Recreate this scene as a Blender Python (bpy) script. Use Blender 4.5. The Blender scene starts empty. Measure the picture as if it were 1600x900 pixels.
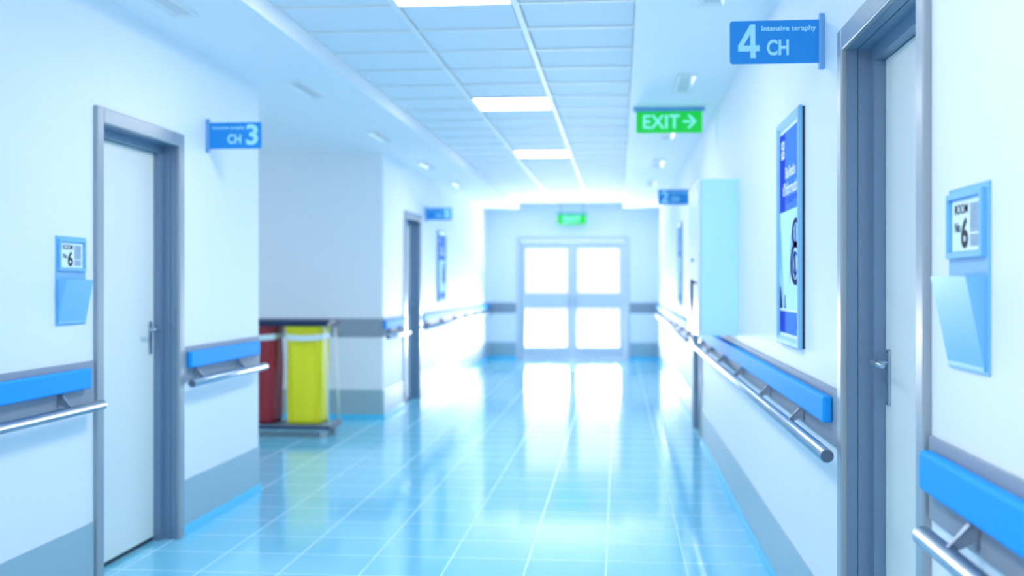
import bpy, bmesh, math, random
from mathutils import Vector, Matrix

# ------------------------------------------------------------------ camera, world, lights, exposure
SC = bpy.context.scene
COL = SC.collection
random.seed(4)

cam_data = bpy.data.cameras.new('camera')
cam_data.sensor_width = 36.0
cam_data.lens = 1750.0 / 1600.0 * 36.0
cam_data.shift_y = -8.0 / 1600.0
cam_data.clip_end = 200
cam_data.dof.use_dof = True
cam_data.dof.focus_distance = 3.35
cam_data.dof.aperture_fstop = 2.0
cam_data.dof.aperture_blades = 0
cam = bpy.data.objects.new('camera', cam_data)
COL.objects.link(cam)
cam.location = (0, 0, 1.4)
cam.rotation_euler = (math.radians(90), 0, math.atan(166 / 1750))
SC.camera = cam

SC.view_settings.view_transform = 'Standard'
SC.view_settings.look = 'None'
SC.view_settings.gamma = 1
SC.view_settings.use_curve_mapping = False
SC.view_settings.exposure = 0.68
SC.cycles.max_bounces = 16
SC.cycles.diffuse_bounces = 10
SC.cycles.glossy_bounces = 6

world = bpy.data.worlds.new('world')
SC.world = world
world.use_nodes = True
bg = world.node_tree.nodes['Background']
bg.inputs['Color'].default_value = (1.0, 0.94, 0.96, 1)
bg.inputs['Strength'].default_value = 0.82

def area(name, loc, rot, sx, sy, power, color):
    d = bpy.data.lights.new(name, 'AREA')
    d.shape = 'RECTANGLE'; d.size = sx; d.size_y = sy
    d.energy = power; d.color = color
    o = bpy.data.objects.new(name, d); COL.objects.link(o)
    o.location = loc; o.rotation_euler = rot
    return o
# added upward lamp outside the glazed exit doors, whitens the far ceiling and walls
area('daylight_fill', (-0.83, 22.3, 0.40), (math.radians(-128), 0, 0), 3.4, 1.0, 520, (1.0, 0.96, 0.97))
PANEL_POWER = 21.0
PANEL_COLOR = (1.0, 0.94, 0.96)

# ------------------------------------------------------------------ materials
def mat(name, color, rough=0.5, metal=0.0, spec=0.5, coat=0.0, noise=0.0, scale=8.0, bump=0.0, emit=None, estr=0.0):
    m = bpy.data.materials.new(name); m.use_nodes = True
    nt = m.node_tree; b = nt.nodes['Principled BSDF']
    b.inputs['Base Color'].default_value = (*color, 1)
    b.inputs['Roughness'].default_value = rough
    b.inputs['Metallic'].default_value = metal
    b.inputs['Specular IOR Level'].default_value = spec
    b.inputs['Coat Weight'].default_value = coat
    if noise or bump:
        tc = nt.nodes.new('ShaderNodeTexCoord')
        n = nt.nodes.new('ShaderNodeTexNoise'); n.inputs['Scale'].default_value = scale
        n.inputs['Detail'].default_value = 4
        nt.links.new(tc.outputs['Object'], n.inputs['Vector'])
        if noise:
            mx = nt.nodes.new('ShaderNodeMix'); mx.data_type = 'RGBA'
            mx.inputs['A'].default_value = (*[c * (1 - noise) for c in color], 1)
            mx.inputs['B'].default_value = (*[min(1, c * (1 + noise)) for c in color], 1)
            nt.links.new(n.outputs['Fac'], mx.inputs['Factor'])
            nt.links.new(mx.outputs['Result'], b.inputs['Base Color'])
        if bump:
            bp = nt.nodes.new('ShaderNodeBump'); bp.inputs['Strength'].default_value = bump
            bp.inputs['Distance'].default_value = 0.002
            nt.links.new(n.outputs['Fac'], bp.inputs['Height'])
            nt.links.new(bp.outputs['Normal'], b.inputs['Normal'])
    if emit:
        b.inputs['Emission Color'].default_value = (*emit, 1)
        b.inputs['Emission Strength'].default_value = estr
    return m

M = {}
M['wall'] = mat('wall_paint', (0.84, 0.885, 0.925), 0.55, spec=0.3, noise=0.012, scale=3)
M['soffit'] = mat('soffit_paint', (0.94, 0.92, 0.93), 0.6, spec=0.3, noise=0.012, scale=3)
M['panel'] = mat('ceiling_panel', (0.87, 0.865, 0.89), 0.7, spec=0.2, noise=0.03, scale=40)
M['tee'] = mat('ceiling_tee', (0.96, 0.92, 0.89), 0.5)
M['kick'] = mat('kick_panel_grey', (0.34, 0.49, 0.55), 0.32, spec=0.5, noise=0.02, scale=5)
M['plate'] = mat('rail_plate_grey', (0.30, 0.36, 0.42), 0.55, spec=0.25, noise=0.02, scale=6)
M['base'] = mat('baseboard_blue', (0.10, 0.62, 0.90), 0.3)
M['bumper'] = mat('bumper_blue', (0.010, 0.36, 0.93), 0.6, spec=0.22)
M['steel'] = mat('brushed_steel', (0.42, 0.52, 0.61), 0.33, metal=1.0)
M['steel_cap'] = mat('steel_end_cap', (0.10, 0.15, 0.23), 0.5, metal=0.3)
M['casing'] = mat('door_casing_lit_metal', (0.33, 0.39, 0.43), 0.32, metal=0.3, spec=0.5, noise=0.015, scale=4)  # lighter than the jamb: light on the frame front is put into the colour
M['steel_dark'] = mat('bracket_steel', (0.28, 0.35, 0.43), 0.35, metal=0.9)
M['frame'] = mat('door_jamb_shaded_metal', (0.18, 0.28, 0.40), 0.36, metal=0.25, spec=0.5, noise=0.015, scale=4)  # same frame metal darkened, shade of the reveal put into the colour
M['leaf'] = mat('door_leaf_white', (0.80, 0.84, 0.79), 0.35, noise=0.012, scale=2.5)
M['dark'] = mat('backing_and_gap_shade', (0.02, 0.03, 0.05), 0.5)  # black poster backing, also the painted shade under door leaves
M['holder'] = mat('holder_blue', (0.19, 0.53, 0.84), 0.35, metal=0.1)
M['card'] = mat('card_paper', (0.80, 0.96, 0.99), 0.6)
M['ink'] = mat('black_ink', (0.006, 0.008, 0.015), 0.6)
M['ink_small'] = mat('grey_ink', (0.10, 0.22, 0.36), 0.6)
M['sign'] = mat('sign_blue', (0.002, 0.27, 0.72), 0.35)
M['sign_text'] = mat('sign_pale_lettering', (0.42, 0.86, 1.0), 0.5)
M['bracket'] = mat('bracket_blue_grey', (0.16, 0.40, 0.70), 0.35, metal=0.2)
M['green'] = mat('exit_green', (0.005, 0.42, 0.03), 0.4, emit=(0.0, 0.62, 0.05), estr=0.35)
M['green_text'] = mat('exit_lettering', (0.35, 0.90, 0.80), 0.5, emit=(0.30, 1.0, 0.80), estr=0.2)
M['pframe'] = mat('poster_frame_blue', (0.25, 0.55, 0.78), 0.5, metal=0.1)
M['p_dark'] = mat('poster_deep_blue', (0.006, 0.05, 0.58), 0.75, spec=0.12)
M['p_mid'] = mat('poster_mid_blue', (0.07, 0.25, 0.95), 0.75, spec=0.12)
M['p_pale'] = mat('poster_pale', (0.62, 0.93, 1.0), 0.75, spec=0.12)
M['p_white'] = mat('poster_white', (0.88, 0.98, 1.0), 0.75, spec=0.12)
M['p_shade'] = mat('poster_coat_fold', (0.30, 0.58, 0.90), 0.75, spec=0.12)
M['p_navy'] = mat('poster_navy', (0.008, 0.012, 0.12), 0.75, spec=0.12)
M['cab_side'] = mat('cabinet_pale_cyan', (0.58, 0.93, 0.93), 0.4)
M['cab_front'] = mat('cabinet_white_door', (0.86, 0.92, 0.95), 0.25)
M['pink'] = mat('cabinet_trim', (0.62, 0.55, 0.62), 0.4)
M['bag_y'] = mat('yellow_bag_plastic', (0.92, 0.80, 0.006), 0.4, bump=0.4, scale=9)
M['bag_r'] = mat('maroon_bag_plastic', (0.36, 0.018, 0.032), 0.4, bump=0.4, scale=9)
M['band'] = mat('bag_band_white', (0.80, 0.88, 0.86), 0.5)
M['navy'] = mat('cart_dark_navy', (0.02, 0.035, 0.10), 0.45)
M['cart_top'] = mat('cart_deck_grey', (0.20, 0.30, 0.40), 0.4)
M['lamp_white'] = mat('lamp_white', (0.90, 0.88, 0.86), 0.4)
M['lamp_grey'] = mat('lamp_grey_diffuser', (0.70, 0.68, 0.68), 0.35)
M['led'] = mat('light_panel_diffuser', (0.9, 0.95, 1.0), 0.6, emit=PANEL_COLOR, estr=PANEL_POWER)
M['end_frame'] = mat('end_door_frame', (0.60, 0.68, 0.76), 0.4, metal=0.2)

def glass_mat():
    m = bpy.data.materials.new('door_glass'); m.use_nodes = True
    nt = m.node_tree; nt.nodes.clear()
    out = nt.nodes.new('ShaderNodeOutputMaterial')
    t = nt.nodes.new('ShaderNodeBsdfTransparent'); t.inputs['Color'].default_value = (0.95, 0.98, 1, 1)
    g = nt.nodes.new('ShaderNodeBsdfGlossy'); g.inputs['Roughness'].default_value = 0.05
    f = nt.nodes.new('ShaderNodeFresnel'); f.inputs['IOR'].default_value = 0.82
    mx = nt.nodes.new('ShaderNodeMixShader')
    nt.links.new(f.outputs[0], mx.inputs[0]); nt.links.new(t.outputs[0], mx.inputs[1]); nt.links.new(g.outputs[0], mx.inputs[2])
    nt.links.new(mx.outputs[0], out.inputs[0])
    return m
M['glass'] = glass_mat()

def floor_mat():
    m = bpy.data.materials.new('floor_tiles'); m.use_nodes = True
    nt = m.node_tree; b = nt.nodes['Principled BSDF']
    tc = nt.nodes.new('ShaderNodeTexCoord'); sp = nt.nodes.new('ShaderNodeSeparateXYZ')
    nt.links.new(tc.outputs['Object'], sp.inputs[0])
    def math_(op, a, b_=None):
        n = nt.nodes.new('ShaderNodeMath'); n.operation = op
        for i, v in enumerate((a, b_)):
            if v is None: continue
            if isinstance(v, (int, float)): n.inputs[i].default_value = v
            else: nt.links.new(v, n.inputs[i])
        return n.outputs[0]
    def line(sock, off, pitch, half):
        u = math_('DIVIDE', math_('SUBTRACT', sock, off), pitch)
        fr = math_('ABSOLUTE', math_('SUBTRACT', math_('FRACT', math_('ADD', u, 0.5)), 0.5))
        return math_('LESS_THAN', fr, half / pitch)
    gx = line(sp.outputs['X'], -0.060, 0.3922, 0.0036)
    gy = line(sp.outputs['Y'], 5.264, 0.389, 0.0036)
    g = math_('MAXIMUM', gx, gy)
    # a slight tile-to-tile variation
    ix = math_('FLOOR', math_('DIVIDE', math_('SUBTRACT', sp.outputs['X'], -0.060), 0.3922))
    iy = math_('FLOOR', math_('DIVIDE', math_('SUBTRACT', sp.outputs['Y'], 5.264), 0.389))
    cx = nt.nodes.new('ShaderNodeCombineXYZ'); nt.links.new(ix, cx.inputs[0]); nt.links.new(iy, cx.inputs[1])
    wn = nt.nodes.new('ShaderNodeTexWhiteNoise'); nt.links.new(cx.outputs[0], wn.inputs['Vector'])
    tile = nt.nodes.new('ShaderNodeMix'); tile.data_type = 'RGBA'
    tile.inputs['A'].default_value = (0.22, 0.64, 0.84, 1)
    tile.inputs['B'].default_value = (0.23, 0.67, 0.88, 1)
    nt.links.new(wn.outputs['Value'], tile.inputs['Factor'])
    mx = nt.nodes.new('ShaderNodeMix'); mx.data_type = 'RGBA'
    nt.links.new(g, mx.inputs['Factor']); nt.links.new(tile.outputs['Result'], mx.inputs['A'])
    mx.inputs['B'].default_value = (0.60, 0.90, 0.96, 1)
    nt.links.new(mx.outputs['Result'], b.inputs['Base Color'])
    r = math_('ADD', math_('MULTIPLY', g, 0.30), 0.09)
    nt.links.new(r, b.inputs['Roughness'])
    b.inputs['IOR'].default_value = 1.55
    b.inputs['Specular IOR Level'].default_value = 0.5
    return m
M['floor'] = floor_mat()

# ------------------------------------------------------------------ mesh helpers
def box(bm, x0, x1, y0, y1, z0, z1, bev=0.0, seg=2, mi=0):
    t = bmesh.new()
    bmesh.ops.create_cube(t, size=1.0)
    for v in t.verts:
        v.co = Vector(((x0 + x1) / 2 + v.co.x * (x1 - x0), (y0 + y1) / 2 + v.co.y * (y1 - y0), (z0 + z1) / 2 + v.co.z * (z1 - z0)))
    if bev:
        bmesh.ops.bevel(t, geom=list(t.edges), offset=bev, segments=seg, profile=0.5, affect='EDGES')
    merge(bm, t, mi)

def merge(bm, t, mi=0):
    t.verts.index_update()
    vs = [bm.verts.new(v.co) for v in t.verts]
    for f in t.faces:
        try:
            nf = bm.faces.new([vs[v.index] for v in f.verts]); nf.material_index = mi; nf.smooth = f.smooth
        except ValueError:
            pass
    t.free()

def tube(bm, p0, p1, r0, r1=None, n=24, bev=0.0, mi=0, cap_mi=None):
    """capped cylinder / cone along p0->p1"""
    r1 = r0 if r1 is None else r1
    p0, p1 = Vector(p0), Vector(p1)
    d = (p1 - p0); L = d.length; d.normalize()
    q = d.to_track_quat('Z', 'Y')
    prof = [(0, 0), (r0 - bev, 0), (r0, bev), (r1, L - bev), (r1 - bev, L), (0, L)] if bev else [(0, 0), (r0, 0), (r1, L), (0, L)]
    rings = []
    for (r, h) in prof:
        if r <= 1e-9:
            rings.append([bm.verts.new(p0 + q @ Vector((0, 0, h)))])
        else:
            rings.append([bm.verts.new(p0 + q @ Vector((r * math.cos(2 * math.pi * k / n), r * math.sin(2 * math.pi * k / n), h))) for k in range(n)])
    for i in range(len(rings) - 1):
        a, b = rings[i], rings[i + 1]
        for k in range(n):
            k2 = (k + 1) % n
            if len(a) == 1: f = bm.faces.new((a[0], b[k2], b[k]))
            elif len(b) == 1: f = bm.faces.new((a[k], a[k2], b[0]))
            else:
                f = bm.faces.new((a[k], a[k2], b[k2], b[k])); f.smooth = True
            f.material_index = mi
            if cap_mi is not None and (len(a) == 1 or len(b) == 1): f.material_index = cap_mi

def prism(bm, pts, axis, a0, a1, mi=0):
    """extrude a 2-D outline: axis 0 -> pts are (y,z), 1 -> (x,z), 2 -> (x,y)"""
    def p(u, v, a):
        return ((a, u, v), (u, a, v), (u, v, a))[axis]
    A = [bm.verts.new(p(u, v, a0)) for u, v in pts]
    B = [bm.verts.new(p(u, v, a1)) for u, v in pts]
    fs = [bm.faces.new(A), bm.faces.new(B[::-1])]
    n = len(pts)
    for i in range(n):
        fs.append(bm.faces.new((A[i], B[i], B[(i + 1) % n], A[(i + 1) % n])))
    for f in fs: f.material_index = mi

def obj(name, bm, mats, parent=None, loc=None):
    bmesh.ops.recalc_face_normals(bm, faces=bm.faces)
    me = bpy.data.meshes.new(name)
    bm.to_mesh(me); bm.free()
    for m in (mats if isinstance(mats, (list, tuple)) else [mats]):
        me.materials.append(m)
    o = bpy.data.objects.new(name, me); COL.objects.link(o)
    if parent: o.parent = parent
    if loc: o.location = loc
    return o

def B(): return bmesh.new()

def thing(name, label, cat, loc, group=None):
    o = bpy.data.objects.new(name, None); COL.objects.link(o)
    o.empty_display_size = 0.1
    o.location = loc
    tag(o, label, cat, group); return o

def tag(o, label, cat, group=None):
    o['label'] = label; o['category'] = cat
    if group: o['group'] = group
    return o

def struct(o, label=None, cat=None):
    o['kind'] = 'structure'
    if label: o['label'] = label
    if cat: o['category'] = cat
    return o

def dup(root, loc, label):
    r = root.copy(); COL.objects.link(r); r.location = loc; r['label'] = label
    for ch in list(root.children):
        c = ch.copy(); COL.objects.link(c); c.parent = r
        for g in list(ch.children):
            d = g.copy(); COL.objects.link(d); d.parent = c
    return r

_txt = {}
def text_geo(s, bold):
    key = (s, bold)
    if key not in _txt:
        cu = bpy.data.curves.new('lettering_curve', 'FONT')
        cu.body = s; cu.size = 1.0; cu.offset = bold; cu.resolution_u = 4; cu.fill_mode = 'FRONT'
        o = bpy.data.objects.new('lettering_curve', cu); COL.objects.link(o)
        bpy.context.view_layer.update()
        dg = bpy.context.evaluated_depsgraph_get()
        me = bpy.data.meshes.new_from_object(o.evaluated_get(dg))
        vs = [v.co.copy() for v in me.vertices]; fs = [list(p.vertices) for p in me.polygons]
        bpy.data.objects.remove(o); bpy.data.curves.remove(cu); bpy.data.meshes.remove(me)
        _txt[key] = (vs, fs)
    return _txt[key]

def lettering(bm, s, rect, mapper, bold=0.02, mi=0):
    """fit the string into rect (u0,u1,v0,v1); mapper(u,v)->3-D"""
    vs, fs = text_geo(s, bold)
    xs = [v.x for v in vs]; ys = [v.y for v in vs]
    x0, x1, y0, y1 = min(xs), max(xs), min(ys), max(ys)
    u0, u1, v0, v1 = rect
    nv = [bm.verts.new(mapper(u0 + (v.x - x0) / (x1 - x0) * (u1 - u0), v0 + (v.y - y0) / (y1 - y0) * (v1 - v0))) for v in vs]
    for f in fs:
        try:
            nf = bm.faces.new([nv[i] for i in f]); nf.material_index = mi
        except ValueError: pass

def poly(bm, pts, mapper, mi=0):
    f = bm.faces.new([bm.verts.new(mapper(u, v)) for u, v in pts]); f.material_index = mi

# ------------------------------------------------------------------ dimensions
XS = -6.6                       # open end of the side corridor, out of sight
XL, XR = -2.40, 0.73            # corridor wall faces
ZS, ZG = 2.73, 2.833            # soffit and grid ceiling heights
GX0, GX1 = -1.765, 0.087        # grid bay between the two soffits
YB, YE = -0.6, 20.6             # behind the camera .. end wall
AY0, AY1 = 7.31, 11.30          # the side corridor on the left
DW, DH = 1.04, 2.217            # outer size of a door casing
OP0, OP1, OPH = 0.07, 0.97, 2.145
DL1, DL2, DR1, DR2 = 4.94, 12.42, 2.70, 9.92   # casing starts along y

# ------------------------------------------------------------------ shell
bm = B(); box(bm, XS, 1.1, YB, YE + 0.6, -0.12, 0.0)
struct(obj('floor', bm, M['floor']), 'glossy blue tiled corridor floor with pale grout lines', 'floor')

def wall_run(bm, s, X, ys, ye, doors):
    """a wall along y at face X, room on the side of +s; with door openings"""
    T = 0.30
    def b(y0, y1, z0, z1, d0=-T, d1=0.0):
        xa, xb = X + s * d0, X + s * d1
        box(bm, min(xa, xb), max(xa, xb), y0, y1, z0, z1)
    y = ys
    for d in doors:
        b(y, d + OP0 - 0.02, 0, 2.9)
        b(d + OP0 - 0.02, d + OP1 + 0.02, OPH + 0.02, 2.9)
        b(d + OP0 - 0.02, d + OP1 + 0.02, 0, OPH + 0.02, -T, -0.20)
        y = d + OP1 + 0.02
    b(y, ye, 0, 2.9)

bm = B(); wall_run(bm, 1, XL, YB, AY0, [DL1])
box(bm, XS, XL - 0.30, AY0 - 0.30, AY0, 0, 2.9)
struct(obj('wall_left', bm, M['wall']), 'pale blue left wall with the nearest door on that side', 'wall')
bm = B(); box(bm, XS, XL - 0.30, AY1, AY1 + 0.3, 0, 2.9)
wall_run(bm, 1, XL, AY1, YE, [DL2])
struct(obj('wall_left_far', bm, M['wall']), 'pale blue far left wall behind the waste cart', 'wall')
bm = B(); wall_run(bm, -1, XR, YB, YE, [DR1, DR2])
struct(obj('wall_right', bm, M['wall']), 'pale blue right wall with poster and wall cabinet', 'wall')
EX0, EX1, EZ = -1.79, 0.12, 2.17         # opening of the double exit door
bm = B()
box(bm, XL - 0.3, EX0, YE, YE + 0.2, 0, 2.9); box(bm, EX1, XR + 0.3, YE, YE + 0.2, 0, 2.9)
box(bm, EX0, EX1, YE, YE + 0.2, EZ, 2.9)
struct(obj('wall_end', bm, M['wall']), 'end wall around the bright double exit doors', 'wall')

# ceiling: two lowered soffits and a grid bay of panels between them
bm = B()
box(bm, XS, GX0, YB, YE + 0.2, ZS, 3.0, mi=0)
box(bm, GX1, XR + 0.3, YB, YE + 0.2, ZS, 3.0, mi=0)
box(bm, GX0, GX1, YB, YE + 0.2, ZG + 0.03, 3.0, mi=1)
TX = (-1.147, -0.524); ROW0, ROW = 5.12, 0.58
HW, CW, GAP = 0.016, 0.012, 0.009     # half widths of main and cross tees; shadow gap round each panel
for tx in TX: box(bm, tx - HW, tx + HW, YB, YE, ZG - 0.010, ZG + 0.03, mi=2)
xs = (GX0, TX[0] - HW, TX[0] + HW, TX[1] - HW, TX[1] + HW, GX1)
k = -10
while ROW0 + ROW * k < YE:
    y = ROW0 + ROW * k
    if y > YB:
        y1 = min(y + ROW - CW - GAP, YE)
        for i in (0, 2, 4):
            box(bm, xs[i], xs[i + 1], y - CW, y + CW, ZG - 0.008, ZG + 0.03, mi=2)
            if y1 > y + 0.1 and not (i == 2 and k % 6 == 0 and -6 <= k <= 12):
                box(bm, xs[i] + (GAP if i else 0.004), xs[i + 1] - (GAP if i < 4 else 0.004), y + CW + GAP, y1, ZG, ZG + 0.03, mi=1)
    k += 1
struct(obj('ceiling', bm, [M['soffit'], M['panel'], M['tee']]), 'pale blue ceiling with a white grid of panels between two soffits', 'ceiling')

# kick panels and baseboards
def side_strip(name, s, X, segs, z0, z1, d, m, lab, bev=0.002):
    bm = B()
    for y0, y1 in segs:
        xa, xb = X, X + s * d
        box(bm, min(xa, xb), max(xa, xb), y0, y1, z0, z1, bev)
    return struct(obj(name, bm, m), lab, 'trim' if name.startswith('trim') else 'baseboard')
LN, LM, LF = (YB, DL1 - 0.004), (DL1 + DW + 0.004, AY0), (AY1, DL2 - 0.004)
LFF = (DL2 + DW + 0.004, YE)
RN, RM, RF = (YB, DR1 - 0.004), (DR1 + DW + 0.004, DR2 - 0.004), (DR2 + DW + 0.004, YE)
side_strip('trim_1', 1, XL, [LN, LM], 0.054, 0.305, 0.006, M['kick'], 'grey kick panel along the foot of the left wall beside the nearest left door')
side_strip('trim_2', 1, XL, [LF, LFF], 0.054, 0.305, 0.006, M['kick'], 'grey kick panel along the foot of the far left wall')
side_strip('trim_3', -1, XR, [RN, RM, RF], 0.054, 0.305, 0.006, M['kick'], 'pale kick panel along the foot of the right wall')
side_strip('baseboard_left', 1, XL, [LN, (LM[0], AY0 + 0.014)], 0, 0.054, 0.016, M['base'], 'bright blue baseboard under the left wall')
side_strip('baseboard_left_far', 1, XL, [(AY1 - 0.014, LF[1]), LFF], 0, 0.054, 0.016, M['base'], 'bright blue baseboard under the far left wall')
side_strip('baseboard_right', -1, XR, [RN, RM, RF], 0, 0.054, 0.016, M['base'], 'bright blue baseboard under the right wall')
bm = B(); box(bm, XS, XL, AY1 - 0.006, AY1, 0.054, 0.305, 0.002)
struct(obj('trim_4', bm, M['kick']), 'grey kick panel behind the waste cart', 'trim')
bm = B(); box(bm, XS, XL, AY1 - 0.010, AY1, 0.845, 1.035, 0.003)
struct(obj('trim_5', bm, M['plate']), 'grey protective band on the wall behind the waste cart', 'trim')
bm = B(); box(bm, XS, XL + 0.016, AY1 - 0.016, AY1, 0, 0.054, 0.002)
struct(obj('baseboard_side', bm, M['base']), 'blue baseboard behind the waste cart', 'baseboard')
bm = B()
for x0, x1 in ((XL + 0.02, EX0 - 0.09), (EX1 + 0.09, XR - 0.02)): box(bm, x0, x1, YE - 0.010, YE, 0.845, 1.035, 0.003)
struct(obj('trim_6', bm, M['plate']), 'grey protective band on the end wall at both sides of the exit doors', 'trim')
bm = B()
for x0, x1 in ((XL + 0.02, EX0 - 0.09), (EX1 + 0.09, XR - 0.02)): box(bm, x0, x1, YE - 0.006, YE, 0.054, 0.305, 0.002)
struct(obj('trim_7', bm, M['kick']), 'grey kick panel on the end wall at both sides of the exit doors', 'trim')
bm = B()
for x0, x1 in ((XL + 0.02, EX0 - 0.09), (EX1 + 0.09, XR - 0.02)): box(bm, x0, x1, YE - 0.016, YE, 0, 0.054, 0.002)
struct(obj('baseboard_end', bm, M['base']), 'blue baseboard on the end wall', 'baseboard')

# ------------------------------------------------------------------ doors (local: d = into the room, y along the wall)
def sbox(bm, s, d0, d1, y0, y1, z0, z1, bev=0.0, seg=2, mi=0):
    a, b = s * d0, s * d1
    box(bm, min(a, b), max(a, b), y0, y1, z0, z1, bev, seg, mi)

def make_door(name, s, X, Y, label):
    r = thing(name, label, 'door', (X, Y, 0)); r['kind'] = 'structure'
    bm = B()
    sbox(bm, s, -0.002, 0.020, 0, OP0, 0, DH, 0.006, 3)
    sbox(bm, s, -0.002, 0.020, OP1, DW, 0, DH, 0.006, 3)
    sbox(bm, s, -0.002, 0.020, OP0 - 0.004, OP1 + 0.004, OPH, DH, 0.006, 3)
    obj('casing', bm, M['casing'], r)
    bm = B()
    G = 0.03          # a shallow groove splits the jamb lining
    for (d0, d1, t) in ((-0.030, 0.0, 0.0), (-0.034, -0.030, 0.005), (-0.075, -0.034, 0.0), (-0.155, -0.075, -0.040)):
        sbox(bm, s, d0, d1, OP0 - 0.02, OP0 - t, 0, OPH + 0.02)
        sbox(bm, s, d0, d1, OP1 + t, OP1 + 0.02, 0, OPH + 0.02)
        sbox(bm, s, d0, d1, OP0 - t, OP1 + t, OPH + t, OPH + 0.02)
    obj('jamb', bm, M['frame'], r)
    bm = B()
    sbox(bm, s, -0.150, -0.110, OP0 + 0.042, OP1 - 0.042, 0.026, OPH - 0.042, 0.002)
    leaf = obj('leaf', bm, M['leaf'], r)
    bm = B(); sbox(bm, s, -0.145, -0.120, OP0 + 0.042, OP1 - 0.042, 0.001, 0.024)  # dark strip standing in for the shade in the gap below the leaf
    obj('gap_shade', bm, M['dark'], leaf)
    # lever handle near the far edge of the leaf
    hy = OP1 - 0.098
    bm = B()
    bmp = B()
    pts = []
    W, zb, zt = 0.017, 1.018, 1.194
    for k in range(13): a = math.pi * k / 12; pts.append((hy + W * math.cos(a), zt - W + W * math.sin(a)))
    for k in range(13): a = math.pi + math.pi * k / 12; pts.append((hy + W * math.cos(a), zb + W + W * math.sin(a)))
    prism(bmp, pts, 0, s * -0.110, s * -0.101)
    h = obj('escutcheon', bmp, M['steel'], leaf)
    tube(bm, (s * -0.104, hy, 1.150), (s * -0.052, hy, 1.150), 0.0095, n=16, bev=0.002)
    tube(bm, (s * -0.058, hy + 0.010, 1.150), (s * -0.060, hy - 0.115, 1.150), 0.0095, 0.0085, n=16, bev=0.003)
    obj('lever', bm, M['steel'], leaf)
    bm = B()
    for z in (1.026, 1.186): tube(bm, (s * -0.102, hy, z), (s * -0.0995, hy, z), 0.0045, n=10)
    obj('screw', bm, M['steel_cap'], h)
    return r
make_door('door_1', 1, XL, DL1, 'white door in a grey metal frame, nearest on the left wall')
make_door('door_2', -1, XR, DR1, 'white door in a grey metal frame at the right edge, beside the room sign')
make_door('door_3', 1, XL, DL2, 'blurred grey framed door far down the left wall behind the cart')
make_door('door_4', -1, XR, DR2, 'blurred grey framed door on the right wall past the wall cabinet')

# double exit door at the end of the corridor
r = thing('door_5', 'bright glazed double exit door closing the end of the corridor', 'door', ((EX0 + EX1) / 2, YE, 0)); r['kind'] = 'structure'
hw = (EX1 - EX0) / 2
bm = B()
for sg in (-1, 1): box(bm, min(sg * hw, sg * (hw + 0.08)), max(sg * hw, sg * (hw + 0.08)), -0.025, 0.12, 0, EZ + 0.08, 0.004)
box(bm, -hw, hw, -0.025, 0.12, EZ - 0.005, EZ + 0.08, 0.004)
obj('casing', bm, M['end_frame'], r)
bm = B(); box(bm, -hw, hw, -0.02, 0.12, 0.0005, 0.012, 0.003); obj('light_gap_bar', bm, M['end_frame'], r)  # bar added to block light leaking under the exit leaves
for sg in (-1, 1):
    x0, x1 = (0.001, hw - 0.001) if sg > 0 else (-hw + 0.001, -0.001)
    bm = B()
    st = 0.09
    box(bm, x0, x0 + st, 0.02, 0.065, 0.014, EZ - 0.01, 0.002); box(bm, x1 - st, x1, 0.02, 0.065, 0.014, EZ - 0.01, 0.003)
    for z0, z1 in ((0.014, 0.215), (0.93, 1.215), (EZ - 0.15, EZ - 0.01)): box(bm, x0 + st - 0.003, x1 - st + 0.003, 0.021, 0.064, z0, z1, 0.003)
    lf = obj('leaf', bm, M['end_frame'], r)
    for z0, z1 in ((0.212, 0.933), (1.212, EZ - 0.147)):
        bm = B(); box(bm, x0 + st - 0.004, x1 - st + 0.004, 0.038, 0.046, z0, z1); obj('glass_pane', bm, M['glass'], lf)
    bm = B()
    hx = x0 + 0.05 if sg > 0 else x1 - 0.05
    tube(bm, (hx, -0.035, 0.98), (hx, -0.035, 1.17), 0.012, n=12, bev=0.003)
    for z in (1.0, 1.15): tube(bm, (hx, -0.035, z), (hx, 0.022, z), 0.008, n=10)
    obj('pull_handle', bm, M['steel'], lf)

# ------------------------------------------------------------------ wall rails: back plate, blue bumper, steel grab bar on brackets
def make_rail(s, X, plate, bump, bar, brs, label):
    y0 = plate[0]
    r = thing('wall_handrail', label, 'handrail', (X, y0, 0.845), 'wall handrails along the corridor')
    def L(y): return y - y0
    Z = -0.845
    bm = B(); sbox(bm, s, 0, 0.010, L(plate[0]), L(plate[1]), 0.852 + Z, 1.045 + Z, 0.002)
    obj('back_plate', bm, M['plate'], r)
    bm = B(); sbox(bm, s, 0.010, 0.044, L(bump[0]), L(bump[1]), 0.926 + Z, 1.017 + Z, 0.010, 4)
    for f in bm.faces: f.smooth = False
    obj('bumper', bm, M['bumper'], r)
    bm = B(); D, RB = 0.066, 0.0225; zb = 0.846 + Z
    tube(bm, (s * D, L(bar[0]), zb), (s * D, L(bar[1]), zb), RB, n=32, bev=0.0025, mi=0, cap_mi=1)
    obj('grab_bar', bm, [M['steel'], M['steel_cap']], r)
    for y in brs:
        bm = B(); yy = L(y)
        sbox(bm, s, 0.010, 0.014, yy - 0.014, yy + 0.014, 0.866 + Z, 0.924 + Z, 0.001)
        # wedge tapering from the plate down to the bar
        V = []
        for dy in (0.011, -0.011):
            V.append([bm.verts.new((s * d, yy + dy * k, z + Z)) for d, z, k in ((0.013, 0.920, 1), (0.020, 0.924, 1), (0.070, 0.868, 0.55), (0.060, 0.858, 0.55), (0.013, 0.880, 1))])
        n = 5
        bm.faces.new(V[0]); bm.faces.new(V[1][::-1])
        for i in range(n): bm.faces.new((V[0][i], V[1][i], V[1][(i + 1) % n], V[0][(i + 1) % n]))
        obj('bracket', bm, M['steel_dark'], r)
    return r
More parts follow.
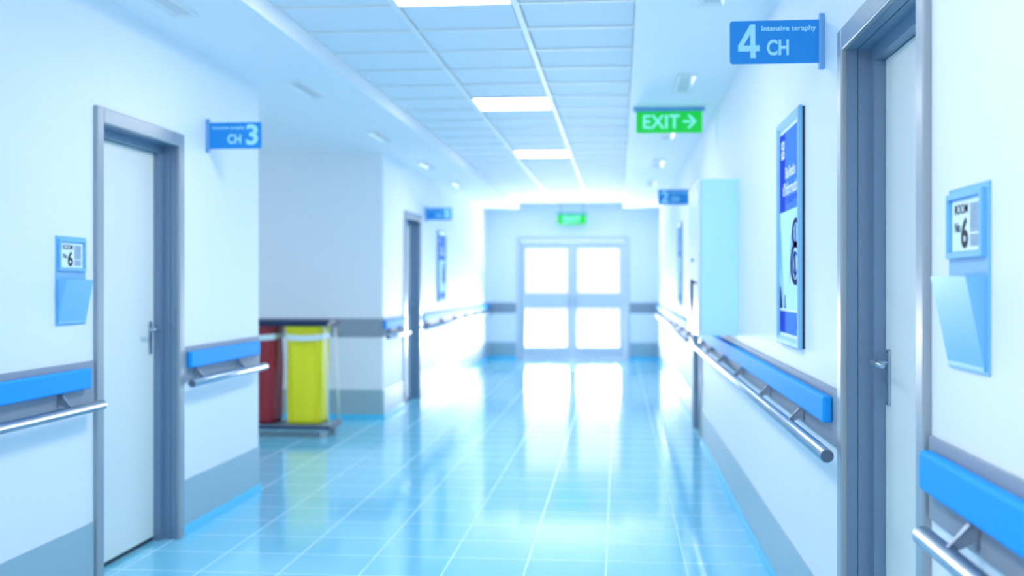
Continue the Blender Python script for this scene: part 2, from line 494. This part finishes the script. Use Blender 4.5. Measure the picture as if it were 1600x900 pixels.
make_rail(1, XL, (YB, DL1 - 0.012), (YB, 4.84), (YB, 4.895), (0.9, 2.15, 3.37, 4.60), 'blue bumper and steel grab bar at the left edge, before the nearest left door')
make_rail(1, XL, (DL1 + DW + 0.012, AY0 - 0.006), (6.025, 7.22), (5.97, 7.25), (6.15, 6.86), 'short blue bumper and grab bar between the nearest left door and the wall corner')
make_rail(1, XL, (AY1 + 0.02, DL2 - 0.012), (AY1 - 0.03, DL2 - 0.08), (AY1 - 0.06, DL2 - 0.03), (11.55, 12.15), 'short blurred rail between the far corner behind the cart and the far left door')
make_rail(1, XL, (DL2 + DW + 0.012, YE - 0.03), (DL2 + DW + 0.05, YE - 0.06), (DL2 + DW + 0.02, YE - 0.05), (13.8, 15.0, 16.2, 17.4, 18.6, 19.8), 'blurred long rail past the far left door, up to the exit doors')
make_rail(-1, XR, (YB, DR1 - 0.012), (YB, 2.652), (YB, 2.53), (-0.6, 0.65, 1.5, 2.33), 'blue bumper and steel grab bar at the lower right corner under the room sign')
make_rail(-1, XR, (DR1 + DW + 0.012, DR2 - 0.012), (3.86, DR2 - 0.08), (3.66, DR2 - 0.03), (4.45, 5.40, 6.55, 7.65, 8.65, 9.55), 'long blue bumper and steel grab bar under the poster and the wall cabinet')
make_rail(-1, XR, (DR2 + DW + 0.012, YE - 0.03), (DR2 + DW + 0.05, YE - 0.06), (DR2 + DW + 0.02, YE - 0.05), (11.3, 12.5, 13.7, 14.9, 16.1, 17.3, 18.5, 19.7), 'blurred rail on the right wall past the far right door, up to the exit doors')

# ------------------------------------------------------------------ room sign with a document pocket
def make_room_sign(s, X, Yleft, label):
    # u runs to the reader's right: +y on the left wall, -y on the right wall
    w = 0.268
    r = thing('room_sign_holder', label, 'room sign', (X, Yleft, 1.216), 'room sign holders')
    uy = 1 if s > 0 else -1
    def ub(bm, d0, d1, u0, u1, z0, z1, bev=0.0):
        a, b = uy * u0, uy * u1
        sbox(bm, s, d0, d1, min(a, b), max(a, b), z0, z1, bev)
    bm = B(); ub(bm, 0, 0.005, 0, w, 0, 0.387, 0.0015); obj('back_plate', bm, M['holder'], r)
    fu0, fu1, fz0, fz1, t = 0.014, 0.252, 0.236, 0.375, 0.012
    bm = B()
    ub(bm, 0.004, 0.016, fu0, fu0 + t, fz0, fz1, 0.0015); ub(bm, 0.004, 0.016, fu1 - t, fu1, fz0, fz1, 0.0015)
    ub(bm, 0.004, 0.016, fu0 + t - 0.001, fu1 - t + 0.001, fz0, fz0 + t, 0.0015); ub(bm, 0.004, 0.016, fu0 + t - 0.001, fu1 - t + 0.001, fz1 - t, fz1, 0.0015)
    obj('frame', bm, M['holder'], r)
    cu0, cu1, cz0, cz1 = fu0 + t + 0.004, fu1 - t - 0.004, fz0 + t + 0.003, fz1 - t - 0.003
    bm = B(); ub(bm, 0.0045, 0.0065, cu0, cu1, cz0, cz1); card = obj('card', bm, M['card'], r)
    def mp(u, v): return (s * 0.0074, uy * (cu0 + u * (cu1 - cu0)), cz0 + v * (cz1 - cz0))
    bm = B()
    lettering(bm, 'ROOM', (0.11, 0.545, 0.72, 0.915), mp, 0.018)
    lettering(bm, 'No', (0.115, 0.30, 0.37, 0.57), mp, 0.018)
    lettering(bm, '6', (0.325, 0.555, 0.05, 0.655), mp, 0.03)
    obj('lettering', bm, M['ink'], card)
    bm = B()
    rnd = random.Random(7)
    for v0, v1, n in ((0.345, 0.90, 16), (0.08, 0.305, 7)):
        for i in range(n):
            v = v1 - (i + 0.5) * (v1 - v0) / n; h = (v1 - v0) / n * 0.26
            u = 0.62; end = 0.93 - rnd.random() * 0.03
            while u < end - 0.02:
                u2 = min(end, u + 0.03 + rnd.random() * 0.07)
                poly(bm, ((u, v - h), (u2, v - h), (u2, v + h), (u, v + h)), mp)
                u = u2 + 0.008
    obj('small_print', bm, M['ink_small'], card)
    # open-topped wedge pocket
    bm = B()
    u0, u1, zb, zt, dt, db = 0.010, 0.258, 0.014, 0.198, 0.047, 0.010
    def P(d, u, z): return bm.verts.new((s * d, uy * u, z))
    th = 0.003
    o_ = [P(0.005, u0, zb), P(db, u0, zb), P(dt, u0, zt), P(0.005, u0, zt), P(0.005, u1, zb), P(db, u1, zb), P(dt, u1, zt), P(0.005, u1, zt)]
    i_ = [P(0.0055, u0 + th, zb + th), P(db - th, u0 + th, zb + th), P(dt - th, u0 + th, zt), P(0.0055, u0 + th, zt), P(0.0055, u1 - th, zb + th), P(db - th, u1 - th, zb + th), P(dt - th, u1 - th, zt), P(0.0055, u1 - th, zt)]
    for q in ((0, 1, 2, 3), (4, 7, 6, 5), (1, 5, 6, 2), (0, 4, 5, 1), (0, 3, 7, 4)): bm.faces.new([o_[k] for k in q])
    for q in ((0, 3, 2, 1), (4, 5, 6, 7), (1, 2, 6, 5), (0, 1, 5, 4), (0, 4, 7, 3)): bm.faces.new([i_[k] for k in q])
    for a, b in ((2, 3), (6, 2), (7, 6), (3, 7)): bm.faces.new((o_[a], o_[b], i_[b], i_[a]))
    obj('document_pocket', bm, M['holder'], r)
    bm = B(); ub(bm, 0.004, 0.011, u0, u1, 0.006, 0.016, 0.001); obj('pocket_lip', bm, M['holder'], r)
    return r
make_room_sign(1, XL, 4.588, 'light blue room number sign with document pocket left of the nearest left door')
make_room_sign(-1, XR, 2.548, 'light blue room number sign with document pocket right of the nearest right door')

# ------------------------------------------------------------------ projecting blue ward signs
def make_ward_sign(s, X, Y, num, label, zc=2.26):
    r = thing('ward_sign', label, 'sign', (X, Y, zc), 'projecting blue ward signs')
    bm = B(); sbox(bm, s, 0, 0.020, -0.006, 0.020, -0.098, 0.098, 0.003); obj('wall_bracket', bm, M['bracket'], r)
    # rounded outer corners
    d0, d1, h = 0.018, 0.332, 0.0765
    rad = 0.010
    pts = [(s * d0, -h)]
    for k in range(7): a = -math.pi / 2 + math.pi / 2 * k / 6; pts.append((s * (d1 - rad + rad * math.cos(a)), -h + rad + rad * math.sin(a)))
    for k in range(7): a = math.pi / 2 * k / 6; pts.append((s * (d1 - rad + rad * math.cos(a)), h - rad + rad * math.sin(a)))
    pts.append((s * d0, h))
    bm = B(); prism(bm, pts, 1, 0.0, 0.010); pl = obj('panel', bm, M['sign'], r)
    wd = d1 - d0
    def mp(u, v):
        x = (d0 + u * wd) if s > 0 else -(d1 - u * wd)
        return (x, -0.0012, h - v * 2 * h)
    def tx(bm, t, u0, u1, va, vb, bold): lettering(bm, t, (u0, u1, vb, va), mp, bold)
    bm = B()
    if s < 0:
        if num == '4':
            def q(*p): poly(bm, [(0.092 + (x - 228) / 310 * 0.241, 0.085 + (y - 190) / 490 * 0.79) for x, y in p], mp)
            q((403, 190), (475, 190), (478, 495), (480, 580), (484, 680), (404, 680), (404, 580), (403, 495), (403, 330))
            q((228, 495), (403, 495), (404, 580), (228, 580)); q((478, 495), (538, 495), (538, 578), (480, 580))
            q((403, 190), (403, 330), (305, 495), (228, 495))
        else:
            tx(bm, num, 0.092, 0.333, 0.085, 0.875, 0.03)
        tx(bm, 'CH', 0.414, 0.659, 0.45, 0.82, 0.028)
        tx(bm, 'Intensive teraphy', 0.355, 0.963, 0.125, 0.285, 0.022)
    else:
        tx(bm, 'Intensive teraphy', 0.064, 0.68, 0.14, 0.29, 0.022)
        tx(bm, 'CH', 0.353, 0.614, 0.45, 0.82, 0.028)
        tx(bm, num, 0.707, 0.937, 0.08, 0.87, 0.028)
    obj('lettering', bm, M['sign_text'], pl)
    return r
make_ward_sign(-1, XR, 4.066, '4', 'blue projecting ward sign with a 4, above the right wall beside the nearest right door')
make_ward_sign(1, XL, 6.353, '3', 'blue projecting ward sign with a 3, right of the nearest left door')
make_ward_sign(-1, XR, 11.33, '2', 'blurred blue projecting ward sign just left of the wall cabinet')
make_ward_sign(1, XL, 13.83, '1', 'blurred blue projecting ward sign above the far left door')

# ------------------------------------------------------------------ framed posters
def make_poster(s, X, Ynear, label, kind):
    W, z0, z1 = 0.613, 1.135, 2.10
    r = thing('framed_poster', label, 'poster', (X, Ynear, z0), 'framed posters on the corridor walls')
    H = z1 - z0
    bm = B(); sbox(bm, s, 0, 0.010, 0.004, W - 0.004, 0.004, H - 0.004); obj('backing_board', bm, M['dark'], r)
    t = 0.036
    bm = B()
    # mitred frame: profile slopes inward
    def fr(d, i): return [(s * d, i, i), (s * d, W - i, i), (s * d, W - i, H - i), (s * d, i, H - i)]
    loops = [fr(0.010, 0.0), fr(0.022, 0.0), fr(0.027, 0.006), fr(0.027, t * 0.6), fr(0.016, t), fr(0.010, t)]
    vv = [[bm.verts.new(p) for p in l] for l in loops]
    for a in range(len(vv)):
        b = (a + 1) % len(vv)
        for k in range(4):
            bm.faces.new((vv[a][k], vv[a][(k + 1) % 4], vv[b][(k + 1) % 4], vv[b][k]))
    obj('frame', bm, M['pframe'], r)
    bm = B(); sbox(bm, s, 0.010, 0.013, t - 0.002, W - t + 0.002, t - 0.002, H - t + 0.002)
    pr = obj('print', bm, M['p_white'], r)
    y0, y1, p0, p1 = t, W - t, t, H - t
    layer = [0.0138]
    def mp(u, v):   # u to the reader's right, v down
        yy = (y1 - u * (y1 - y0)) if s < 0 else (y0 + u * (y1 - y0))
        return (s * layer[0], yy, p1 - v * (p1 - p0))
    def rect(bm, u0, u1, v0, v1, mi): poly(bm, ((u0, v0), (u1, v0), (u1, v1), (u0, v1)), mp, mi)
    mats = [M['p_dark'], M['p_mid'], M['p_pale'], M['p_white'], M['p_shade'], M['p_navy']]
    bm = B()
    V1, V2, V3 = 0.40, 0.88, 0.985
    rect(bm, 0, 0.28, 0.018, V1, 0); rect(bm, 0.28, 1, 0.018, V1, 1)
    rect(bm, 0, 1, V1, V2 - 0.012, 2)
    rect(bm, 0, 0.28, V2, V3, 0); rect(bm, 0.28, 1, V2, V3, 1)
    obj('artwork', bm, mats, pr)
    bm = B(); layer[0] = 0.0146
    # small pale emblem: two stacked blocks in the dark stripe
    poly(bm, ((0.08, 0.055), (0.245, 0.055), (0.245, 0.142), (0.08, 0.142)), mp, 3)
    obj('emblem', bm, mats, pr); bm = B(); layer[0] = 0.0150
    poly(bm, ((0.08, 0.095), (0.245, 0.095), (0.245, 0.102), (0.08, 0.102)), mp, 0)
    for q in range(2): poly(bm, ((0.15 + 0.02 * q, 0.065 + 0.045 * q), (0.20, 0.065 + 0.045 * q), (0.20, 0.085 + 0.045 * q), (0.13, 0.085 + 0.045 * q)), mp, 1)
    obj('emblem_detail', bm, mats, pr); bm = B(); layer[0] = 0.0146
    # white coat folds
    poly(bm, ((0, 0.50), (0.05, 0.48), (0.20, 0.866), (0.16, 0.866), (0.0, 0.62)), mp, 4)
    obj('coat_print', bm, mats, pr); bm = B()
    poly(bm, ((0.0, 0.75), (0.06, 0.77), (0.13, 0.866), (0.0, 0.866)), mp, 5)
    obj('tie_print', bm, mats, pr); bm = B()
    poly(bm, ((0.25, 0.80), (0.29, 0.80), (0.31, 0.866), (0.25, 0.866)), mp, 5)
    obj('pen_print', bm, mats, pr); bm = B()
    poly(bm, ((0.58, 0.52), (0.74, 0.50), (0.72, 0.62), (0.56, 0.71), (0.50, 0.76), (0.52, 0.66)), mp, 4)
    obj('shadow_print', bm, mats, pr); bm = B()
    rect(bm, 0.84, 0.94, 0.905, 0.955, 0)
    obj('corner_mark', bm, mats, pr); bm = B()
    # lettering
    def tx(t_, u0, u1, va, vb, b_, mi): lettering(bm, t_, (u0, u1, vb, va), mp, b_, mi)
    if kind:
        tx('Bulletin', 0.29, 0.80, 0.190, 0.245, 0.03, 3)
        tx("d'Information", 0.16, 0.99, 0.262, 0.325, 0.03, 3)
        for i, e in enumerate((0.95, 0.98, 0.66)):
            rect(bm, 0.36, e, 0.338 + i * 0.011, 0.343 + i * 0.011, 0)
    obj('lettering', bm, mats, pr)
    bm = B(); layer[0] = 0.0153
    def ring(cu, cv, ru, rv, wu, wv, mi, a0=0.0, a1=2 * math.pi):
        n = 28
        for k in range(n):
            A, Bq = a0 + (a1 - a0) * k / n, a0 + (a1 - a0) * (k + 1) / n
            poly(bm, [(cu + ru * math.cos(A), cv + rv * math.sin(A)), (cu + ru * math.cos(Bq), cv + rv * math.sin(Bq)),
                      (cu + (ru - wu) * math.cos(Bq), cv + (rv - wv) * math.sin(Bq)), (cu + (ru - wu) * math.cos(A), cv + (rv - wv) * math.sin(A))], mp, mi)
    if kind:
        ring(0.82, 0.515, 0.19, 0.068, 0.075, 0.022, 5)
        poly(bm, ((0.78, 0.475), (0.83, 0.475), (0.83, 0.56), (0.78, 0.56)), mp, 0)
        ring(0.80, 0.655, 0.24, 0.100, 0.085, 0.026, 5)
        poly(bm, ((0.74, 0.60), (0.80, 0.60), (0.82, 0.72), (0.76, 0.72)), mp, 5)
        ring(0.80, 0.655, 0.13, 0.055, 0.03, 0.012, 0)
    else:
        ring(0.6, 0.62, 0.22, 0.11, 0.07, 0.025, 5)
    obj('stethoscope_print', bm, mats, pr)
    return r
make_poster(-1, XR, 4.487, 'tall framed blue information poster with a stethoscope photo on the right wall', 1)
make_poster(1, XL, 14.75, 'blurred framed poster on the far left wall under the distant ward sign', 1)
make_poster(-1, XR, 12.9, 'blurred framed poster on the right wall behind the wall cabinet', 1)

# ------------------------------------------------------------------ wall cabinet
r = thing('wall_cabinet', 'pale cyan wall cabinet with a white door above the rail on the right wall', 'cabinet', (XR, 6.962, 1.077))
D, W, H = 0.244, 0.914, 0.963
bm = B()
box(bm, -D + 0.02, 0, 0, W, 0, H, 0.003); obj('body', bm, M['cab_side'], r)
bm = B(); box(bm, -D, -D + 0.018, 0.0, W, 0.0, H, 0.003); dr = obj('door', bm, M['cab_front'], r, None)
for z0, z1 in ((0.045, 0.055), (H - 0.055, H - 0.045)):
    bm = B(); box(bm, -D - 0.003, -D + 0.002, 0.03, W - 0.03, z0, z1)
    obj('door_trim', bm, M['pink'], dr)
bm = B()
tube(bm, (-D - 0.028, 0.11, 0.10), (-D - 0.028, 0.11, 0.345), 0.009, n=12, bev=0.003)
for z in (0.12, 0.325): tube(bm, (-D - 0.028, 0.11, z), (-D, 0.11, z), 0.007, n=10)
obj('handle', bm, M['navy'], dr)
bm = B(); box(bm, -D - 0.010, -D, 0.42, 0.50, 0.46, 0.485, 0.003); tube(bm, (-D - 0.016, 0.46, 0.472), (-D, 0.46, 0.472), 0.008, n=12)
obj('lock', bm, M['bracket'], dr)

# ------------------------------------------------------------------ exit signs hanging from the ceiling
def make_exit(loc, w, h, arrow, label):
    r = thing('exit_sign', label, 'exit sign', loc, 'green exit signs')
    bm = B(); box(bm, -w / 2 - 0.02, w / 2 + 0.02, -0.025, 0.025, -0.030, 0.0, 0.003); obj('ceiling_rail', bm, M['bracket'], r)
    bm = B(); box(bm, -w / 2, w / 2, -0.012, 0.012, -0.028 - h, -0.028, 0.004); pl = obj('panel', bm, M['green'], r)
    def mp(u, v): return (-w / 2 + u * w, -0.0135, -0.028 - v * h)
    bm = B()
    if arrow:
        lettering(bm, 'EXIT', (0.107, 0.663, 0.80, 0.17), mp, 0.014)
        poly(bm, ((0.706, 0.44), (0.83, 0.44), (0.83, 0.54), (0.706, 0.54)), mp)
        poly(bm, ((0.775, 0.18), (0.815, 0.18), (0.915, 0.49), (0.855, 0.49)), mp)
        poly(bm, ((0.855, 0.49), (0.915, 0.49), (0.815, 0.80), (0.775, 0.80)), mp)
    else:
        lettering(bm, 'EXIT', (0.2, 0.8, 0.80, 0.2), mp, 0.025)
    obj('lettering', bm, M['green_text'], pl)
    return r
make_exit((0.383, 8.57, ZS), 0.497, 0.165, True, 'green hanging exit sign with an arrow, under the right soffit')
e = make_exit((-0.835, 20.3, ZG), 0.52, 0.185, False, 'blurred green exit sign above the double doors at the corridor end')

# stems of the far sign keep it hanging below the grid
for c in e.children: c.location.z -= 0.16
for x in (-0.2, 0.2):
    bm = B(); tube(bm, (x, 0, -0.17), (x, 0, 0), 0.008, n=10); obj('hanger', bm, M['bracket'], e)

# ------------------------------------------------------------------ lamps
# square light panels in the middle column of the grid
bm = B(); x0, x1 = TX[0] + HW, TX[1] - HW
lw, ll = (x1 - x0), ROW - 2 * CW
lp = thing('ceiling_light', 'glowing white panel light in the ceiling grid at the top edge', 'ceiling light', ((x0 + x1) / 2, ROW0 + ROW / 2, ZG), 'panel lights in the ceiling grid')
for a in (-1, 1):
    box(bm, min(a * lw / 2, a * (lw / 2 - 0.012)), max(a * lw / 2, a * (lw / 2 - 0.012)), -ll / 2, ll / 2, -0.010, 0)
    box(bm, -lw / 2 + 0.012, lw / 2 - 0.012, min(a * ll / 2, a * (ll / 2 - 0.012)), max(a * ll / 2, a * (ll / 2 - 0.012)), -0.010, 0)
obj('frame', bm, M['tee'], lp)
bm = B(); box(bm, -lw / 2 + 0.012, lw / 2 - 0.012, -ll / 2 + 0.012, ll / 2 - 0.012, -0.007, -0.001)
obj('diffuser', bm, M['led'], lp)
for k, lab in ((-6, 'glowing white panel light in the grid, straight above the viewer'),
               (6, 'glowing white panel light in the grid, second row of light from the viewer'),
               (12, 'glowing white panel light in the grid, third and farthest from the viewer')):
    dup(lp, ((x0 + x1) / 2, ROW0 + ROW * (k + 0.5), ZG), lab)

# small unlit recessed lamps in the two soffits
def make_downlight(loc, label):
    r = thing('recessed_lamp', label, 'ceiling lamp', loc, 'small recessed lamps in the soffits')
    w, l, h = 0.128, 0.665, 0.017
    bm = B()
    def lp_(i, z): return [(-w / 2 + i, -l / 2 + i, z), (w / 2 - i, -l / 2 + i, z), (w / 2 - i, l / 2 - i, z), (-w / 2 + i, l / 2 - i, z)]
    loops = [lp_(0, 0), lp_(0.002, -h), lp_(0.007, -h), lp_(0.030, -0.003), lp_(0.030, 0)]
    vv = [[bm.verts.new(p) for p in q] for q in loops]
    for a in range(len(vv) - 1):
        for k in range(4): bm.faces.new((vv[a][k], vv[a][(k + 1) % 4], vv[a + 1][(k + 1) % 4], vv[a + 1][k]))
    obj('trim_ring', bm, M['lamp_white'], r)
    bm = B(); box(bm, -w / 2 + 0.029, w / 2 - 0.029, -l / 2 + 0.029, l / 2 - 0.029, -0.005, 0); obj('diffuser', bm, M['lamp_grey'], r)
    return r
dl = make_downlight((-2.135, 5.045, ZS), 'small rectangular lamp in the left soffit at the top edge, nearest the viewer')
for i, (x, y, lab) in enumerate((
        (-2.135, 7.52, 'small rectangular lamp in the left soffit, second from the viewer, over the side corridor'),
        (-2.135, 9.97, 'small rectangular lamp in the left soffit, third from the viewer'),
        (-2.135, 12.45, 'small rectangular lamp in the left soffit, fourth from the viewer'),
        (-2.135, 14.93, 'small rectangular lamp in the left soffit, fifth from the viewer'),
        (0.437, 5.055, 'small rectangular lamp in the right soffit at the top edge, nearest the viewer'),
        (0.437, 7.53, 'small rectangular lamp in the right soffit just above the arrowed exit sign'),
        (0.437, 10.0, 'small rectangular lamp in the right soffit just under the arrowed exit sign'),
        (0.437, 12.5, 'small rectangular lamp in the right soffit, fourth from the viewer'),
        (0.437, 15.0, 'small rectangular lamp in the right soffit, fifth from the viewer'))):
    dup(dl, (x, y, ZS), lab)

# ------------------------------------------------------------------ waste cart in the side corridor
CX0, CX1, CY0, CY1 = -3.62, -2.585, 9.88, 10.34
r = thing('waste_cart', 'dark two-bag waste cart on castors standing in the side corridor', 'cart', ((CX0 + CX1) / 2, (CY0 + CY1) / 2, 0))
ox, oy = (CX0 + CX1) / 2, (CY0 + CY1) / 2
hx, hy = (CX1 - CX0) / 2, (CY1 - CY0) / 2
bm = B(); box(bm, -hx, hx, -hy, hy, 0.075, 0.105, 0.012, 3, mi=0)
box(bm, -hx + 0.015, hx - 0.015, -hy + 0.015, hy - 0.015, 0.104, 0.112, 0.003, mi=1); obj('platform', bm, [M['navy'], M['cart_top']], r)
for sx in (-1, 1):
    for sy in (-1, 1):
        px, py = sx * (hx - 0.075), sy * (hy - 0.06)
        bm = B()
        box(bm, px - 0.02, px + 0.02, py - 0.02, py + 0.02, 0.068, 0.078)
        for dd in (-0.016, 0.016): box(bm, px - 0.012, px + 0.012, py + dd - 0.002, py + dd + 0.002, 0.024, 0.070)
        c = obj('castor', bm, M['steel'], r)
        bm = B(); tube(bm, (px, py - 0.012, 0.030), (px, py + 0.012, 0.030), 0.030, n=20, bev=0.004); obj('wheel', bm, M['lamp_grey'], c)
for sx in (-1, 1):
    for sy in (-1, 1):
        bm = B(); tube(bm, (sx * (hx - 0.02), sy * (hy - 0.04), 0.106), (sx * (hx - 0.06), sy * (hy - 0.05), 1.02), 0.009, n=12)
        obj('post', bm, M['lamp_white'], r)
bm = B(); zt = 1.02
box(bm, -hx + 0.03, hx - 0.03, -hy + 0.03, -hy + 0.055, zt - 0.012, zt + 0.012, 0.004); box(bm, -hx + 0.03, hx - 0.03, hy - 0.055, hy - 0.03, zt - 0.012, zt + 0.012, 0.004)
for x in (-hx + 0.0425, 0.052, hx - 0.0425): box(bm, x - 0.0125, x + 0.0125, -hy + 0.05, hy - 0.05, zt - 0.012, zt + 0.012, 0.004)
obj('top_frame', bm, M['navy'], r)
for lx0, lx1 in ((-hx + 0.03, 0.040), (0.064, hx - 0.005)):
    bm = B(); box(bm, lx0, lx1, -hy + 0.005, hy - 0.02, 1.032, 1.062, 0.010, 3); obj('lid', bm, M['navy'], r)

def make_bag(name, x0, x1, label, m):
    zb, zt_ = 0.116, 1.004
    cx, cy = (x0 + x1) / 2, oy
    b = thing(name, label, 'waste bag', (cx, cy, zb), 'waste bags hanging in the cart')
    bm = B(); n, lv = 64, 30
    wx, wy = (x1 - x0) / 2, 0.165
    rnd = random.Random(int(abs(x0) * 100))
    ph = [rnd.random() * 6.28 for _ in range(6)]
    def ring(t):
        z = t * (zt_ - zb)
        # wide hem at the mouth, drawn in under the band, full body, slightly rounded bottom
        fl = 1.0 + 0.10 * max(0, (t - 0.90) / 0.10) - 0.015 * math.exp(-((t - 0.88) / 0.03) ** 2) + 0.02 * math.sin(math.pi * t)
        if t < 0.05: fl *= 0.93 + 0.07 * math.sqrt(max(0, 1 - (1 - t / 0.05) ** 2))
        out = []
        for k in range(n):
            a = 2 * math.pi * k / n
            c, s_ = math.cos(a), math.sin(a); p = 0.28
            x = math.copysign(abs(c) ** p, c); y = math.copysign(abs(s_) ** p, s_)
            w = 0.006 * math.sin(9 * a + ph[0] + 1.3 * t) + 0.005 * math.sin(17 * a + ph[1] - 2 * t) + 0.004 * math.sin(5 * a + 7 * t + ph[2])
            out.append(bm.verts.new((x * (wx * fl + w), y * (wy * fl + w), z)))
        return out
    rings = [ring(i / lv) for i in range(lv + 1)]
    for i in range(lv):
        for k in range(n):
            f = bm.faces.new((rings[i][k], rings[i][(k + 1) % n], rings[i + 1][(k + 1) % n], rings[i + 1][k])); f.smooth = True
    bm.faces.new(rings[0][::-1])
    obj('bag', bm, m, b)
    bm = B()
    def band(z, o):
        out = []
        for k in range(n):
            a = 2 * math.pi * k / n
            c, s_ = math.cos(a), math.sin(a); p = 0.28
            x = math.copysign(abs(c) ** p, c); y = math.copysign(abs(s_) ** p, s_)
            sag = -0.012 * (1 - x * x)
            out.append(bm.verts.new((x * (wx + o), y * (wy + o), z + sag)))
        return out
    r2 = [band(z, o) for z, o in ((0.770, 0.014), (0.770, 0.022), (0.820, 0.022), (0.820, 0.014))]
    for i in range(4):
        for k in range(n):
            f = bm.faces.new((r2[i][k], r2[i][(k + 1) % n], r2[(i + 1) % 4][(k + 1) % n], r2[(i + 1) % 4][k]))
    obj('band', bm, M['band'], b)
    return b
make_bag('waste_bag', -3.005, -2.695, 'bright yellow waste bag with a white band on the cart', M['bag_y'])
make_bag('waste_bag', -3.50, -3.13, 'dark red waste bag with a white band on the cart, behind the wall corner', M['bag_r'])
